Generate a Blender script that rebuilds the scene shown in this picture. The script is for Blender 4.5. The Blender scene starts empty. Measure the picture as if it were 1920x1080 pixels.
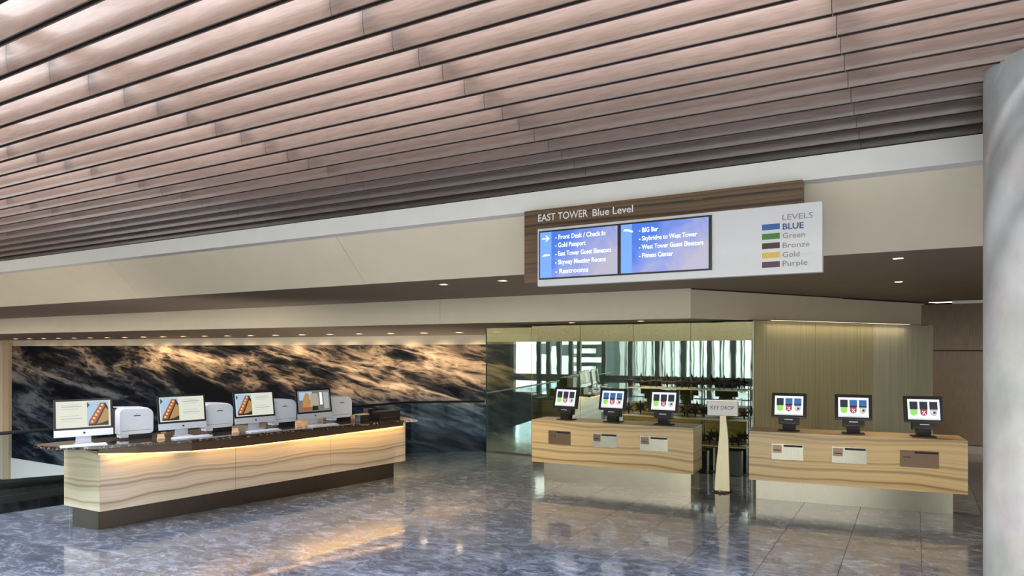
import bpy, bmesh, math, random
from mathutils import Vector, Matrix
random.seed(4)
C = bpy.context.scene.collection
SC = bpy.context.scene
R = math.radians
# ------------------------------------------------------------------ camera
F = 1294.6; HZ = 654.0; EYE = 2.0; YAW = R(30.25)
cd = bpy.data.cameras.new('camera'); cam = bpy.data.objects.new('camera', cd); C.objects.link(cam)
cd.sensor_width = 36; cd.lens = 36 * F / 1920; cd.shift_y = (HZ - 540) / 1920
cd.clip_start = .05; cd.clip_end = 500
cam.location = (0, 0, EYE); cam.rotation_euler = (R(90), 0, YAW)
SC.camera = cam
# ------------------------------------------------------------------ world, light, exposure
SKY_STRENGTH = 6.0
w = bpy.data.worlds.new('sky'); SC.world = w; w.use_nodes = True
nt = w.node_tree; nt.nodes.clear()
o_ = nt.nodes.new('ShaderNodeOutputWorld'); bg = nt.nodes.new('ShaderNodeBackground')
tc_ = nt.nodes.new('ShaderNodeTexCoord'); sx_ = nt.nodes.new('ShaderNodeSeparateXYZ'); cr_ = nt.nodes.new('ShaderNodeValToRGB')
nt.links.new(tc_.outputs['Generated'], sx_.inputs[0]); nt.links.new(sx_.outputs[2], cr_.inputs[0])
cr_.color_ramp.elements[0].position = 0.0; cr_.color_ramp.elements[0].color = (1, .95, .88, 1)
cr_.color_ramp.elements[1].position = .8; cr_.color_ramp.elements[1].color = (.84, .90, 1, 1)
nt.links.new(cr_.outputs[0], bg.inputs[0]); bg.inputs[1].default_value = SKY_STRENGTH
nt.links.new(bg.outputs[0], o_.inputs[0])
SC.view_settings.view_transform = 'Standard'; SC.view_settings.look = 'None'
SC.view_settings.gamma = 1; SC.view_settings.use_curve_mapping = False
SC.view_settings.exposure = 0.4
sl = bpy.data.lights.new('sun', 'SUN'); so_ = bpy.data.objects.new('sun', sl); C.objects.link(so_)
sl.energy = 12.5; sl.angle = R(36); sl.color = (.98, .95, 1)
so_.rotation_euler = (R(36), R(-10), 0); so_.location = (0, -3, 12)   # shines down and towards +t through the skylight
SPOT_MURAL = 40; SPOT_SOFFIT = 110; SPOT_KIOSK = 85
WARM = (1, .78, .5)
# ------------------------------------------------------------------ geometry helpers
CY, SY = math.cos(YAW), math.sin(YAW)
def W(X, Y, z=0):                       # camera-aligned ground coordinates to building coordinates
    return Vector((CY * X - SY * Y, SY * X + CY * Y, z))
def P(px, py, z):                       # where a sight line meets the height z
    Y = (EYE - z) * F / (py - HZ); return W((px - 960) / F * Y, Y, z)
def S(px, t):                           # s on the plane t
    return t * math.tan(math.atan((px - 960) / F) - YAW)
def Q(px, py, t):                       # point on the plane t
    Y = t / (CY + SY * (px - 960) / F); return Vector((S(px, t), t, EYE + (HZ - py) * Y / F))

class MB:
    def __init__(s): s.v = []; s.f = []; s.m = []; s.mi = 0
    def mesh(s, vs, fs):
        o = len(s.v); s.v += [Vector(a) for a in vs]; s.f += [[o + i for i in f] for f in fs]; s.m += [s.mi] * len(fs); return s
    def box(s, x0, x1, y0, y1, z0, z1, b=0):
        if b <= 0:
            vs = [(x, y, z) for z in (z0, z1) for y in (y0, y1) for x in (x0, x1)]
            return s.mesh(vs, [(0, 2, 3, 1), (4, 5, 7, 6), (0, 1, 5, 4), (2, 6, 7, 3), (0, 4, 6, 2), (1, 3, 7, 5)])
        # chamfered box through bmesh
        bm = bmesh.new(); bmesh.ops.create_cube(bm, size=1)
        for v in bm.verts: v.co = Vector(((x0 + x1) / 2 + v.co.x * (x1 - x0), (y0 + y1) / 2 + v.co.y * (y1 - y0), (z0 + z1) / 2 + v.co.z * (z1 - z0)))
        bmesh.ops.bevel(bm, geom=bm.edges[:], offset=b, segments=2, profile=.7, affect='EDGES')
        bm.verts.index_update(); s.mesh([v.co.copy() for v in bm.verts], [[v.index for v in f.verts] for f in bm.faces]); bm.free(); return s
    def prism(s, pts, z0, z1):          # pts counter-clockwise in xy; z0/z1 numbers or lists
        n = len(pts)
        a = z0 if isinstance(z0, (list, tuple)) else [z0] * n; b = z1 if isinstance(z1, (list, tuple)) else [z1] * n
        vs = [(p[0], p[1], a[i]) for i, p in enumerate(pts)] + [(p[0], p[1], b[i]) for i, p in enumerate(pts)]
        return s.mesh(vs, [list(range(n))[::-1], list(range(n, 2 * n))] + [(i, (i + 1) % n, n + (i + 1) % n, n + i) for i in range(n)])
    def loft(s, rings, cap=True):
        n = len(rings[0]); o = len(s.v); vs = [p for r in rings for p in r]; fs = []
        for k in range(len(rings) - 1):
            for i in range(n): fs.append((k * n + i, k * n + (i + 1) % n, (k + 1) * n + (i + 1) % n, (k + 1) * n + i))
        if cap: fs += [list(range(n))[::-1], [(len(rings) - 1) * n + i for i in range(n)]]
        return s.mesh(vs, fs)
    def cyl(s, x, y, z0, z1, r0, r1=None, n=24):
        r1 = r0 if r1 is None else r1
        return s.loft([[(x + r * math.cos(2 * math.pi * i / n), y + r * math.sin(2 * math.pi * i / n), z) for i in range(n)] for z, r in ((z0, r0), (z1, r1))])
    def tube(s, pts, r, n=10):
        pts = [Vector(p) for p in pts]; rings = []
        for i, p in enumerate(pts):
            d = (pts[min(i + 1, len(pts) - 1)] - pts[max(i - 1, 0)]).normalized()
            u = d.cross(Vector((0, 0, 1))) if abs(d.z) < .9 else d.cross(Vector((1, 0, 0))); u.normalize(); v = d.cross(u)
            rings.append([p + u * r * math.cos(2 * math.pi * k / n) + v * r * math.sin(2 * math.pi * k / n) for k in range(n)])
        return s.loft(rings)
    def xz(s, pts, y):                  # flat polygon facing -y
        return s.mesh([(a, y, b) for a, b in pts], [list(range(len(pts)))])
    def rect(s, x0, x1, z0, z1, y): return s.xz([(x0, z0), (x1, z0), (x1, z1), (x0, z1)], y)
    def disc(s, x, z, r, y, n=20): return s.xz([(x + r * math.cos(2 * math.pi * i / n), z + r * math.sin(2 * math.pi * i / n)) for i in range(n)], y)
    def prism_y(s, pts, y0, y1):        # polygon in xz (counter-clockwise seen from -y) extruded along y
        n = len(pts); vs = [(a, y0, b) for a, b in pts] + [(a, y1, b) for a, b in pts]
        return s.mesh(vs, [list(range(n)), list(range(n, 2 * n))[::-1]] + [(i, n + i, n + (i + 1) % n, (i + 1) % n) for i in range(n)])
    def xf(s, M):
        s.v = [M @ v for v in s.v]; return s
    def build(s, name, mats, parent=None, world=False, smooth=False, bevel=0):
        me = bpy.data.meshes.new(name)
        vs = s.v
        if parent is not None and world:
            bpy.context.view_layer.update() if False else None
            M = (Matrix.Translation(parent.location) @ Matrix.Rotation(parent.rotation_euler.z, 4, 'Z')).inverted()
            vs = [M @ v for v in vs]
        me.from_pydata([tuple(v) for v in vs], [], s.f)
        if not isinstance(mats, (list, tuple)): mats = [mats]
        for m in mats: me.materials.append(m)
        for i, p in enumerate(me.polygons):
            p.material_index = s.m[i]; p.use_smooth = smooth
        me.update()
        if smooth:
            try: me.set_sharp_from_angle(angle=R(35))
            except Exception: pass
        ob = bpy.data.objects.new(name, me); C.objects.link(ob)
        if parent is not None: ob.parent = parent
        if bevel:
            md = ob.modifiers.new('bevel', 'BEVEL'); md.width = bevel; md.segments = 2; md.limit_method = 'ANGLE'
        return ob
def empty(name, loc, rz=0):
    o = bpy.data.objects.new(name, None); C.objects.link(o); o.location = loc; o.rotation_euler = (0, 0, rz); o.empty_display_size = .1; return o
def tag(o, label=None, cat=None, group=None, kind=None):
    if label: o['label'] = label
    if cat: o['category'] = cat
    if group: o['group'] = group
    if kind: o['kind'] = kind
    return o
def copy_tree(o, parent=None):
    c = o.copy(); C.objects.link(c); c.parent = parent
    for ch in [x for x in o.children]: copy_tree(ch, c)
    return c
def text_mesh(body, w_, h_, bold=0.0, depth=.002):
    cu = bpy.data.curves.new('lettering', 'FONT'); cu.body = body; cu.extrude = 0; cu.offset = bold; cu.resolution_u = 3
    ob = bpy.data.objects.new('lettering', cu); C.objects.link(ob)
    dg = bpy.context.evaluated_depsgraph_get(); me = bpy.data.meshes.new_from_object(ob.evaluated_get(dg))
    vs = [v.co.copy() for v in me.vertices]; fs = [list(p.vertices) for p in me.polygons]
    x0 = min(v.x for v in vs); x1 = max(v.x for v in vs)
    cap = .69
    bpy.data.objects.remove(ob); bpy.data.curves.remove(cu); bpy.data.meshes.remove(me)
    kx = w_ / (x1 - x0) if w_ else h_ / cap; kz = h_ / cap
    return [Vector(((v.x - x0) * kx, 0, v.y * kz)) for v in vs], fs
def add_text(mb, body, x, z, y, w_, h_, bold=0.012):
    vs, fs = text_mesh(body, w_, h_, bold); mb.mesh([(v.x + x, y, v.z + z) for v in vs], fs); return mb

# ------------------------------------------------------------------ materials
class NT:
    def __init__(s, name):
        s.m = bpy.data.materials.new(name); s.m.use_nodes = True; s.t = s.m.node_tree; s.t.nodes.clear()
        s.out = s.t.nodes.new('ShaderNodeOutputMaterial'); s.b = s.t.nodes.new('ShaderNodeBsdfPrincipled'); s.t.links.new(s.b.outputs[0], s.out.inputs[0])
    def n(s, typ, **kw):
        nd = s.t.nodes.new('ShaderNode' + typ)
        for k, v in kw.items():
            if k.startswith('i_'):
                key = k[2:]; key = int(key) if key.isdigit() else key.replace('_', ' ')
                if isinstance(v, bpy.types.NodeSocket): s.t.links.new(v, nd.inputs[key])
                else: nd.inputs[key].default_value = v
            else: setattr(nd, k, v)
        return nd
    def math(s, op, a, b=0.0, c=None):
        kw = dict(i_0=a, i_1=b)
        if c is not None: kw['i_2'] = c
        return s.n('Math', operation=op, **kw).outputs[0]
    def ramp(s, fac, stops, interp='LINEAR'):
        r = s.t.nodes.new('ShaderNodeValToRGB'); s.t.links.new(fac, r.inputs[0]); cr = r.color_ramp; cr.interpolation = interp
        while len(cr.elements) < len(stops): cr.elements.new(.5)
        for e, (p, c) in zip(cr.elements, stops): e.position = p; e.color = (*c, 1)
        return r.outputs[0]
    def mix(s, f, a, b, mode='MIX'):
        nd = s.t.nodes.new('ShaderNodeMix'); nd.data_type = 'RGBA'; nd.blend_type = mode
        for k, v in ((0, f), (6, a), (7, b)):
            if isinstance(v, bpy.types.NodeSocket): s.t.links.new(v, nd.inputs[k])
            else: nd.inputs[k].default_value = v if k == 0 else (*v[:3], 1)
        return nd.outputs[2]
    def set(s, **kw):
        for k, v in kw.items():
            i = s.b.inputs[{'col': 'Base Color', 'rough': 'Roughness', 'metal': 'Metallic', 'spec': 'Specular IOR Level', 'coat': 'Coat Weight', 'normal': 'Normal', 'alpha': 'Alpha', 'emit': 'Emission Color', 'es': 'Emission Strength', 'trans': 'Transmission Weight'}[k]]
            if isinstance(v, bpy.types.NodeSocket): s.t.links.new(v, i)
            else: i.default_value = (*v, 1) if isinstance(v, tuple) and len(v) == 3 else v
        return s
    def coord(s, scale=(1, 1, 1), which='Object', loc=(0, 0, 0)):
        t = s.n('TexCoord'); m = s.n('Mapping', i_Scale=scale, i_Location=loc); s.t.links.new(t.outputs[which], m.inputs[0]); return m.outputs[0]
    def bump(s, h, strength, dist=.01):
        return s.n('Bump', i_Height=h, i_Strength=strength, i_Distance=dist).outputs[0]
def plain(name, col, rough=.5, metal=0, var=.06, scale=6, bump=0, which='Object', spec=.5):
    k = NT(name); v = k.coord((scale,) * 3, which); n = k.n('TexNoise', i_Vector=v, i_Detail=3.0).outputs[0]
    a = tuple(c * (1 - var) for c in col); b = tuple(min(1, c * (1 + var)) for c in col)
    k.set(col=k.ramp(n, [(.3, a), (.7, b)]), rough=rough, metal=metal, spec=spec)
    if bump: k.set(normal=k.bump(n, bump))
    return k.m
def emis(name, col, st):
    k = NT(name); k.set(col=(0.02, 0.02, 0.02), emit=col, es=st, rough=.3); return k.m

def wavy_wood(name, light, mid, dark, freq=14, amp=.22, rough=.35, off=0.0, xs=.7):
    k = NT(name); v = k.coord((xs, xs, 1.6), loc=(off, off, 0)); wn = k.n('TexNoise', i_Vector=v, i_Detail=1.5, i_Scale=1.0).outputs[0]
    t = k.n('TexCoord'); sp = k.n('SeparateXYZ'); k.t.links.new(t.outputs['Object'], sp.inputs[0])
    u = k.math('MULTIPLY_ADD', wn, amp, sp.outputs[2])
    n1 = k.n('TexNoise', noise_dimensions='1D', i_W=k.math('MULTIPLY', u, freq), i_Detail=4.0, i_Roughness=.55, i_Scale=1.0).outputs[0]
    c = k.ramp(n1, [(.30, dark), (.40, mid), (.52, light), (.62, light), (.72, mid)])
    g = k.n('TexNoise', i_Vector=k.coord((3, 3, 120)), i_Detail=3.0).outputs[0]
    c2 = k.mix(.35, c, k.ramp(g, [(.35, tuple(a * .86 for a in light)), (.65, light)]), 'MULTIPLY')
    lin = k.math('ABSOLUTE', k.math('SUBTRACT', k.math('FRACT', k.math('MULTIPLY', u, 2.55)), .5))
    c3 = k.mix(k.ramp(lin, [(.0, (1, 1, 1)), (.03, (.55, .55, .55)), (.075, (0, 0, 0))]), c2, tuple(a * .55 for a in mid))
    k.set(col=c3, rough=rough); return k.m

M = {}
M['cream'] = plain('cream_paint', (.78, .67, .50), .6, var=.02, scale=.6)
M['cream_light'] = plain('white_ledge_paint', (.88, .85, .78), .5, var=.02, scale=.6)
M['soffit'] = plain('taupe_soffit_paint', (.27, .205, .15), .6, var=.03, scale=.5)
M['dark'] = plain('dark_plenum', (.035, .03, .03), .8)
M['black'] = plain('black_plastic', (.012, .012, .014), .32, var=.1)
M['blackmatt'] = plain('matt_black', (.010, .010, .012), .7, var=.1)
M['white'] = plain('white_plastic', (.66, .70, .78), .35, var=.02)
M['alu'] = plain('silver_aluminium', (.66, .70, .78), .32, metal=.35, var=.02)
M['tan'] = plain('tan_card_stock', (.62, .42, .26), .6)
M['lens'] = emis('lamp_lens', (1, .80, .55), 9)
M['trim'] = plain('lamp_trim', (.55, .45, .33), .4)
M['led'] = emis('warm_led', (1, .52, .13), 5)
def brushed(name, col, rough=.28, vs=60):
    k = NT(name); g = k.n('TexNoise', i_Vector=k.coord((vs, vs, 1.2)), i_Detail=3.0).outputs[0]
    k.set(col=k.ramp(g, [(.3, tuple(c * .82 for c in col)), (.7, col)]), rough=k.math('MULTIPLY_ADD', g, .15, rough - .07), metal=1.0); return k.m
M['steel'] = brushed('brushed_steel', (.50, .44, .34), .2)
M['plate'] = brushed('dimmed_steel', (.30, .27, .22), .3)  # darker copy of the steel; dimmer reflections on the right counter put in colour
M['darksteel'] = brushed('bronze_plinth_metal', (.16, .13, .11), .35)
M['bronze'] = brushed('bronze_plate', (.20, .13, .09), .4)
# slats
k = NT('slat_wood'); g = k.n('TexNoise', i_Vector=k.coord((1.2, 14, 14), 'Object'), i_Detail=4.0).outputs[0]
oi = k.n('ObjectInfo').outputs['Random']
base = k.ramp(g, [(.3, (.155, .103, .078)), (.7, (.212, .146, .114))])
k.set(col=k.mix(k.math('MULTIPLY', oi, .14), base, (.14, .09, .065)), rough=.36, spec=.6, coat=.12)
M['slat'] = k.m
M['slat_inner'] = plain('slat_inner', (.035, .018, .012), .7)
# floor stone
def stone(name, stops, rough=.07, sc=1.0):
    k = NT(name); pos = k.n('NewGeometry').outputs['Position']
    oi = k.n('ObjectInfo').outputs['Random']
    off = k.n('CombineXYZ', i_X=k.math('MULTIPLY', oi, 37), i_Y=k.math('MULTIPLY', oi, 91), i_Z=0.0).outputs[0]
    p2 = k.n('VectorMath', operation='ADD', i_0=pos, i_1=off).outputs[0]
    mp = k.n('Mapping', i_Vector=p2, i_Scale=(1.3 * sc, 2.3 * sc, 1)).outputs[0]
    wv = k.n('TexNoise', i_Vector=mp, i_Scale=1.2, i_Detail=3.0, i_Distortion=.3).outputs['Color']
    p3 = k.n('VectorMath', operation='ADD', i_0=mp, i_1=wv).outputs[0]
    n = k.n('TexNoise', i_Vector=p3, i_Scale=4.2, i_Detail=9.0, i_Roughness=.72, i_Distortion=.25).outputs[0]
    c = k.ramp(n, stops)
    fine = k.n('TexNoise', i_Vector=p3, i_Scale=22.0, i_Detail=5.0, i_Roughness=.7).outputs[0]
    c = k.mix(.55, c, k.ramp(fine, [(.40, (.45, .46, .50)), (.58, (1, 1, 1))]), 'MULTIPLY')
    c = k.mix(k.math('MULTIPLY', oi, .3), c, (.10, .11, .13))
    bn = k.n('TexNoise', i_Vector=pos, i_Scale=9.0, i_Detail=3.0).outputs[0]
    k.set(col=c, rough=k.math('MULTIPLY_ADD', fine, .10, rough), spec=.75, coat=.45, normal=k.bump(bn, .05, .01)); k.b.inputs['Coat Roughness'].default_value = .04
    k.t.links.new(k.bump(bn, .04, .01), k.b.inputs['Coat Normal'])
    return k.m
M['stone'] = stone('polished_stone', [(.30, (.028, .038, .068)), (.41, (.085, .108, .16)), (.52, (.19, .225, .30)), (.66, (.38, .43, .54))])
M['grout'] = plain('grout', (.10, .10, .11), .8)
M['wood_kiosk'] = wavy_wood('banded_veneer', (.68, .53, .30), (.52, .38, .19), (.26, .155, .055), 12, .20)
M['wood_desk'] = wavy_wood('banded_onyx', (.64, .57, .48), (.51, .43, .34), (.31, .24, .16), 13, .20, .25, 5.3, 1.1)
M['wood_sign'] = wavy_wood('walnut_board', (.23, .145, .075), (.17, .10, .05), (.07, .035, .015), 22, .10, .4, 2.0, .5)
k = NT('dark_panel_wood'); g = k.n('TexNoise', i_Vector=k.coord((14, 14, .8)), i_Detail=4.0).outputs[0]
k.set(col=k.ramp(g, [(.3, (.12, .06, .014)), (.7, (.20, .11, .03))]), rough=.35); M['wood_wall'] = k.m
# marble countertop
k = NT('dark_marble'); n1 = k.n('TexNoise', i_Vector=k.coord((3, 3, 3)), i_Scale=4.0, i_Detail=8.0, i_Roughness=.7, i_Distortion=2.0).outputs[0]
k.set(col=k.ramp(n1, [(.40, (.014, .010, .008)), (.56, (.05, .03, .02)), (.62, (.45, .36, .28)), (.65, (.04, .025, .018))]), rough=.08, coat=.5); M['marble'] = k.m
# concrete column
k = NT('column_concrete'); n1 = k.n('TexNoise', i_Vector=k.coord((1.2, 1.2, .8)), i_Scale=2.5, i_Detail=8.0, i_Roughness=.6).outputs[0]
vz = k.n('TexVoronoi', i_Vector=k.coord((1, 1, 1)), i_Scale=3.0).outputs['Color']
c = k.ramp(n1, [(.3, (.40, .385, .36)), (.5, (.51, .495, .47)), (.7, (.60, .59, .57))])
k.set(col=k.mix(.06, c, vz, 'MULTIPLY'), rough=.7, normal=k.bump(n1, .25, .01)); M['concrete'] = k.m
M['concrete_edge'] = plain('form_mark', (.50, .44, .42), .75)
# wall panels
def panelm(name, col, rough, metal=.5):
    k = NT(name); g = k.n('TexNoise', i_Vector=k.coord((9, 9, .15)), i_Detail=3.0).outputs[0]
    k.set(col=k.ramp(g, [(.3, tuple(c * .75 for c in col)), (.7, col)]), rough=rough, metal=metal); return k.m
M['olive'] = panelm('olive_back_wall', (.36, .33, .19), .5, .0)
M['gold'] = panelm('champagne_glass_panel', (.66, .60, .36), .3, .1)
M['champ'] = panelm('champagne_panel', (.74, .69, .52), .4, .05)
# tinted reflective glass
def glassm(name, refl, tint, rough=.0):
    m = bpy.data.materials.new(name); m.use_nodes = True; t = m.node_tree; t.nodes.clear()
    o = t.nodes.new('ShaderNodeOutputMaterial'); mx = t.nodes.new('ShaderNodeMixShader'); gl = t.nodes.new('ShaderNodeBsdfGlossy'); tr = t.nodes.new('ShaderNodeBsdfTransparent')
    ns = t.nodes.new('ShaderNodeTexNoise'); tc = t.nodes.new('ShaderNodeTexCoord'); mp = t.nodes.new('ShaderNodeMapping'); mp.inputs['Scale'].default_value = (1.1, 1, .35)
    bp = t.nodes.new('ShaderNodeBump'); bp.inputs['Strength'].default_value = .015; bp.inputs['Distance'].default_value = .01
    t.links.new(tc.outputs['Object'], mp.inputs[0]); t.links.new(mp.outputs[0], ns.inputs['Vector']); t.links.new(ns.outputs[0], bp.inputs['Height']); t.links.new(bp.outputs[0], gl.inputs['Normal'])
    gl.inputs[0].default_value = (.92, 1, .94, 1); gl.inputs[1].default_value = rough; tr.inputs[0].default_value = (*tint, 1)
    mx.inputs[0].default_value = refl
    t.links.new(tr.outputs[0], mx.inputs[1]); t.links.new(gl.outputs[0], mx.inputs[2]); t.links.new(mx.outputs[0], o.inputs[0]); return m
M['glass'] = glassm('green_tinted_glass', .36, (.74, .80, .66))
M['clear'] = glassm('clear_glass', .04, (.88, .95, .94))
M['balu'] = glassm('blue_tinted_glass', .004, (.80, .88, .92))
# mural print
k = NT('water_print'); t = k.n('TexCoord'); sp = k.n('SeparateXYZ'); k.t.links.new(t.outputs['Object'], sp.inputs[0])
X_, Z_ = sp.outputs[0], sp.outputs[2]
mp = k.coord((.30, 1, 1.15)); sh = k.n('CombineXYZ', i_X=k.math('MULTIPLY', X_, .24), i_Y=0.0, i_Z=k.math('MULTIPLY_ADD', X_, .22, k.math('MULTIPLY', Z_, 1.25))).outputs[0]
wv = k.n('TexNoise', i_Vector=sh, i_Scale=1.1, i_Detail=3.0).outputs['Color']
wv2 = k.n('VectorMath', operation='SCALE', i_0=wv); wv2.inputs['Scale'].default_value = .6
p3 = k.n('VectorMath', operation='ADD', i_0=sh, i_1=wv2.outputs[0]).outputs[0]
big = k.n('TexNoise', i_Vector=p3, i_Scale=1.25, i_Detail=5.0, i_Roughness=.55, i_Distortion=.5).outputs[0]
mid_ = k.n('TexNoise', i_Vector=p3, i_Scale=4.2, i_Detail=6.0, i_Roughness=.6, i_Distortion=.3).outputs[0]
rg = k.math('SUBTRACT', 1.0, k.math('ABSOLUTE', k.math('MULTIPLY_ADD', mid_, 4.0, -2.0)))      # sharp crests
v = k.math('ADD', k.math('MULTIPLY_ADD', big, 1.9, -.50), k.math('MULTIPLY_ADD', rg, .42, -.30))
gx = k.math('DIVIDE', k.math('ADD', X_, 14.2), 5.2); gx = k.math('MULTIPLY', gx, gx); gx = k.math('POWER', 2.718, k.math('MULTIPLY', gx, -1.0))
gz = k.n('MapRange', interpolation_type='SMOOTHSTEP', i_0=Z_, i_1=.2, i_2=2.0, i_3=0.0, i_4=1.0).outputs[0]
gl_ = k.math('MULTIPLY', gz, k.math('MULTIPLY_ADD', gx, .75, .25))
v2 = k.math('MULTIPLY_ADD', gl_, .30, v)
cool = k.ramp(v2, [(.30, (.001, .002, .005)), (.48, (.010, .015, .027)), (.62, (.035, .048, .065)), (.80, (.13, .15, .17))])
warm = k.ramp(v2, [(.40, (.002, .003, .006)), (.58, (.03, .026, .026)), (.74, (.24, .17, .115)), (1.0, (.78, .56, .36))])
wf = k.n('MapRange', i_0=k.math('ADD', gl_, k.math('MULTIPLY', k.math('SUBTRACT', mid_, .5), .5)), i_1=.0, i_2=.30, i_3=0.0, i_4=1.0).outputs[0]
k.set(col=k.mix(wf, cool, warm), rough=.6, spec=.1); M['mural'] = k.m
# screens
M['scr_blue'] = None
k = NT('sign_screen'); t = k.n('TexCoord'); sp = k.n('SeparateXYZ'); k.t.links.new(t.outputs['Object'], sp.inputs[0])
wn = k.n('TexNoise', i_Vector=k.coord((1, 1, 1)), i_Scale=2.0, i_Detail=3.0, i_Distortion=2.5).outputs[0]
u = k.math('ADD', k.math('MULTIPLY', sp.outputs[0], .9), k.math('MULTIPLY_ADD', wn, .9, k.math('MULTIPLY', sp.outputs[2], -1.0)))
k.set(col=(.02, .02, .02), emit=k.ramp(u, [(.25, (.06, .20, .78)), (.62, (.24, .33, .80)), (1.0, (.50, .48, .62))]), es=.75, rough=.25); M['scr_blue'] = k.m
M['txt_white'] = emis('screen_white', (.85, .92, 1), 1.1)
M['scr_band'] = emis('screen_band', (.18, .40, .95), .8)
def em(n, c, s=.75): M[n] = emis(n, c, s)
em('scr_doc', (.72, .74, .62)); em('scr_grey', (.38, .40, .40)); em('scr_sky', (.40, .55, .72)); em('scr_brick', (.38, .10, .03)); em('scr_amber', (.95, .55, .22)); em('scr_ochre', (.45, .25, .07)); em('scr_black', (.01, .008, .008)); em('scr_navy', (.02, .05, .12))
em('scr_white', (.80, .84, .90), .9); em('scr_green', (.32, .80, .12)); em('scr_red', (.42, .04, .07)); em('scr_blue2', (.04, .14, .38)); em('scr_dark', (.015, .02, .035)); em('scr_pale', (.62, .60, .58)); em('scr_beige', (.42, .36, .27)); em('scr_frame', (.16, .17, .15))
M['sign_white'] = plain('sign_face', (.74, .72, .70), .4, var=.01)
M['letter_white'] = plain('letter_white', (.88, .87, .84), .4)
M['letter_grey'] = plain('letter_grey', (.26, .24, .22), .5)
M['letter_blue'] = plain('letter_blue', (.05, .11, .24), .5)
for n_, c_ in (('sw_blue', (.03, .13, .36)), ('sw_green', (.05, .22, .03)), ('sw_bronze', (.05, .03, .012)), ('sw_gold', (.80, .52, .10)), ('sw_purple', (.09, .04, .07))): M[n_] = plain(n_, c_, .4)
M['letter_dark'] = plain('letter_dark', (.04, .035, .03), .5)
M['facade_white'] = plain('facade_white', (.85, .85, .83), .7)
M['facade_dark'] = plain('facade_window', (.06, .09, .10), .2)

def struct(o): o['kind'] = 'structure'; return o
# ================================================================== SETTING
FLZ = 0.0
# floor edge along the open well
E0 = Vector((-11.33, -5.0)); E1 = P(770, 850, 0).to_2d(); E2 = Vector((-7.19, 11.40))
def clip(poly, a, b):                  # keep the right-hand side of a->b
    n = Vector((b.y - a.y, -(b.x - a.x))); out = []
    for i in range(len(poly)):
        p, q = poly[i], poly[(i + 1) % len(poly)]; dp = (p - a).dot(n); dq = (q - a).dot(n)
        if dp >= 0: out.append(p)
        if dp * dq < 0: out.append(p + (q - p) * (dp / (dp - dq)))
    return out
fl = MB()
fl.prism([(10, -5), (10, 16), (-6.6, 16), (-6.6, 11.4), (-7.19, 11.4), tuple(E1), tuple(E0)], -.35, -.02)
floor = struct(fl.build('floor', M['grout']))
TW, TL = .645, 1.29; stuff = MB(); ntile = 0
s0_ = S(1597, 0) if False else 0
ref = P(1597, 1000, 0).x
for i in range(-30, 20):
    for j in range(-5, 13):
        x0 = ref + i * TW; y0 = -.3 + j * TL + (TL / 2 if i % 2 else 0)
        x1 = x0 + TW; y1 = y0 + TL
        if x0 > 9.9 or y0 > 15.9: continue
        g = .0025
        poly = [Vector((x0 + g, y0 + g)), Vector((min(x1, 10) - g, y0 + g)), Vector((min(x1, 10) - g, min(y1, 16) - g)), Vector((x0 + g, min(y1, 16) - g))]
        poly = clip(poly, E0, E1)
        if len(poly) < 3: continue
        poly = clip(poly, E1, E2)
        if len(poly) < 3: continue
        if y1 > 11.4 and x0 < -6.6: poly = clip(poly, Vector((-20, 11.4)), Vector((20, 11.4)))
        if len(poly) < 3: continue
        if -8.6 < x0 < 6.3 and 2.4 < y0 < 11.5:
            mb = MB(); mb.prism([tuple(p) for p in poly], -.02, 0); mb.build('tile', M['stone'], floor); ntile += 1
        else: stuff.prism([tuple(p) for p in poly], -.02, 0)
tag(stuff.build('paving', M['stone'], floor), kind='stuff')
# lower level under the well
struct(MB().box(-36, -6.7, -5, 16, -4.9, -4.7).build('floor', M['dark']))
# mural wall and left return
MT = 13.2
struct(MB().box(-32, -2.0, MT + .05, MT + .36, -4.7, -3.1).build('wall_back', M['dark'])); wb = MB(); wb.box(-32, -2.0, MT + .06, MT + .36, -3.1, 2.9); wall_back = struct(wb.build('wall_back', M['cream']))
sL = S(22, MT)
mu = MB(); mu.box(sL, -6.45, MT, MT + .05, -2.18, 2.10)
mural = tag(mu.build('mural', M['mural']), 'wide wall mural of dark rippling water with a warm sunset glow', 'mural')
mt = MB(); mt.box(sL - .25, -6.0, MT - .02, MT + .06, -3.1, -2.18); struct(mt.build('trim_4', M['cream_light']))
struct(MB().box(sL - .5, sL - .02, MT - .10, MT + .06, -4.7, 2.4).build('trim_5', plain('amber_lit_plaster', (.62, .47, .30), .6)))  # orange light on this strip is put into the plaster colour
struct(MB().box(-32.3, -32, -5, 16, -4.7, 6.2).build('wall_left', M['wood_wall']))
struct(MB().box(10, 10.3, -5, 16, 0, 6.2).build('wall_right', M['cream']))
# wood wall at the right back with recessed joint
wr = empty('wall_wood', (-2, 15.8, 0)); struct(wr)
for (z0, z1) in ((.16, 1.955), (1.975, 2.86)):
    for kx in range(6): MB().box(-2.2 + kx * 2.0 + .004, -2.2 + (kx + 1) * 2.0 - .004, 15.8, 15.9, z0, z1).build('panel', M['wood_wall'], wr, world=True)
MB().box(-2.2, 10, 15.9, 16.1, 0, 2.9).build('backing', M['dark'], wr, world=True)
struct(MB().box(-2.2, 10, 15.76, 15.86, 0, .15).build('baseboard_right', M['darksteel']))
struct(MB().box(.62, 10, 15.6, 15.8, 2.86, 2.915).build('trim_6', M['cream_light']))
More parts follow.
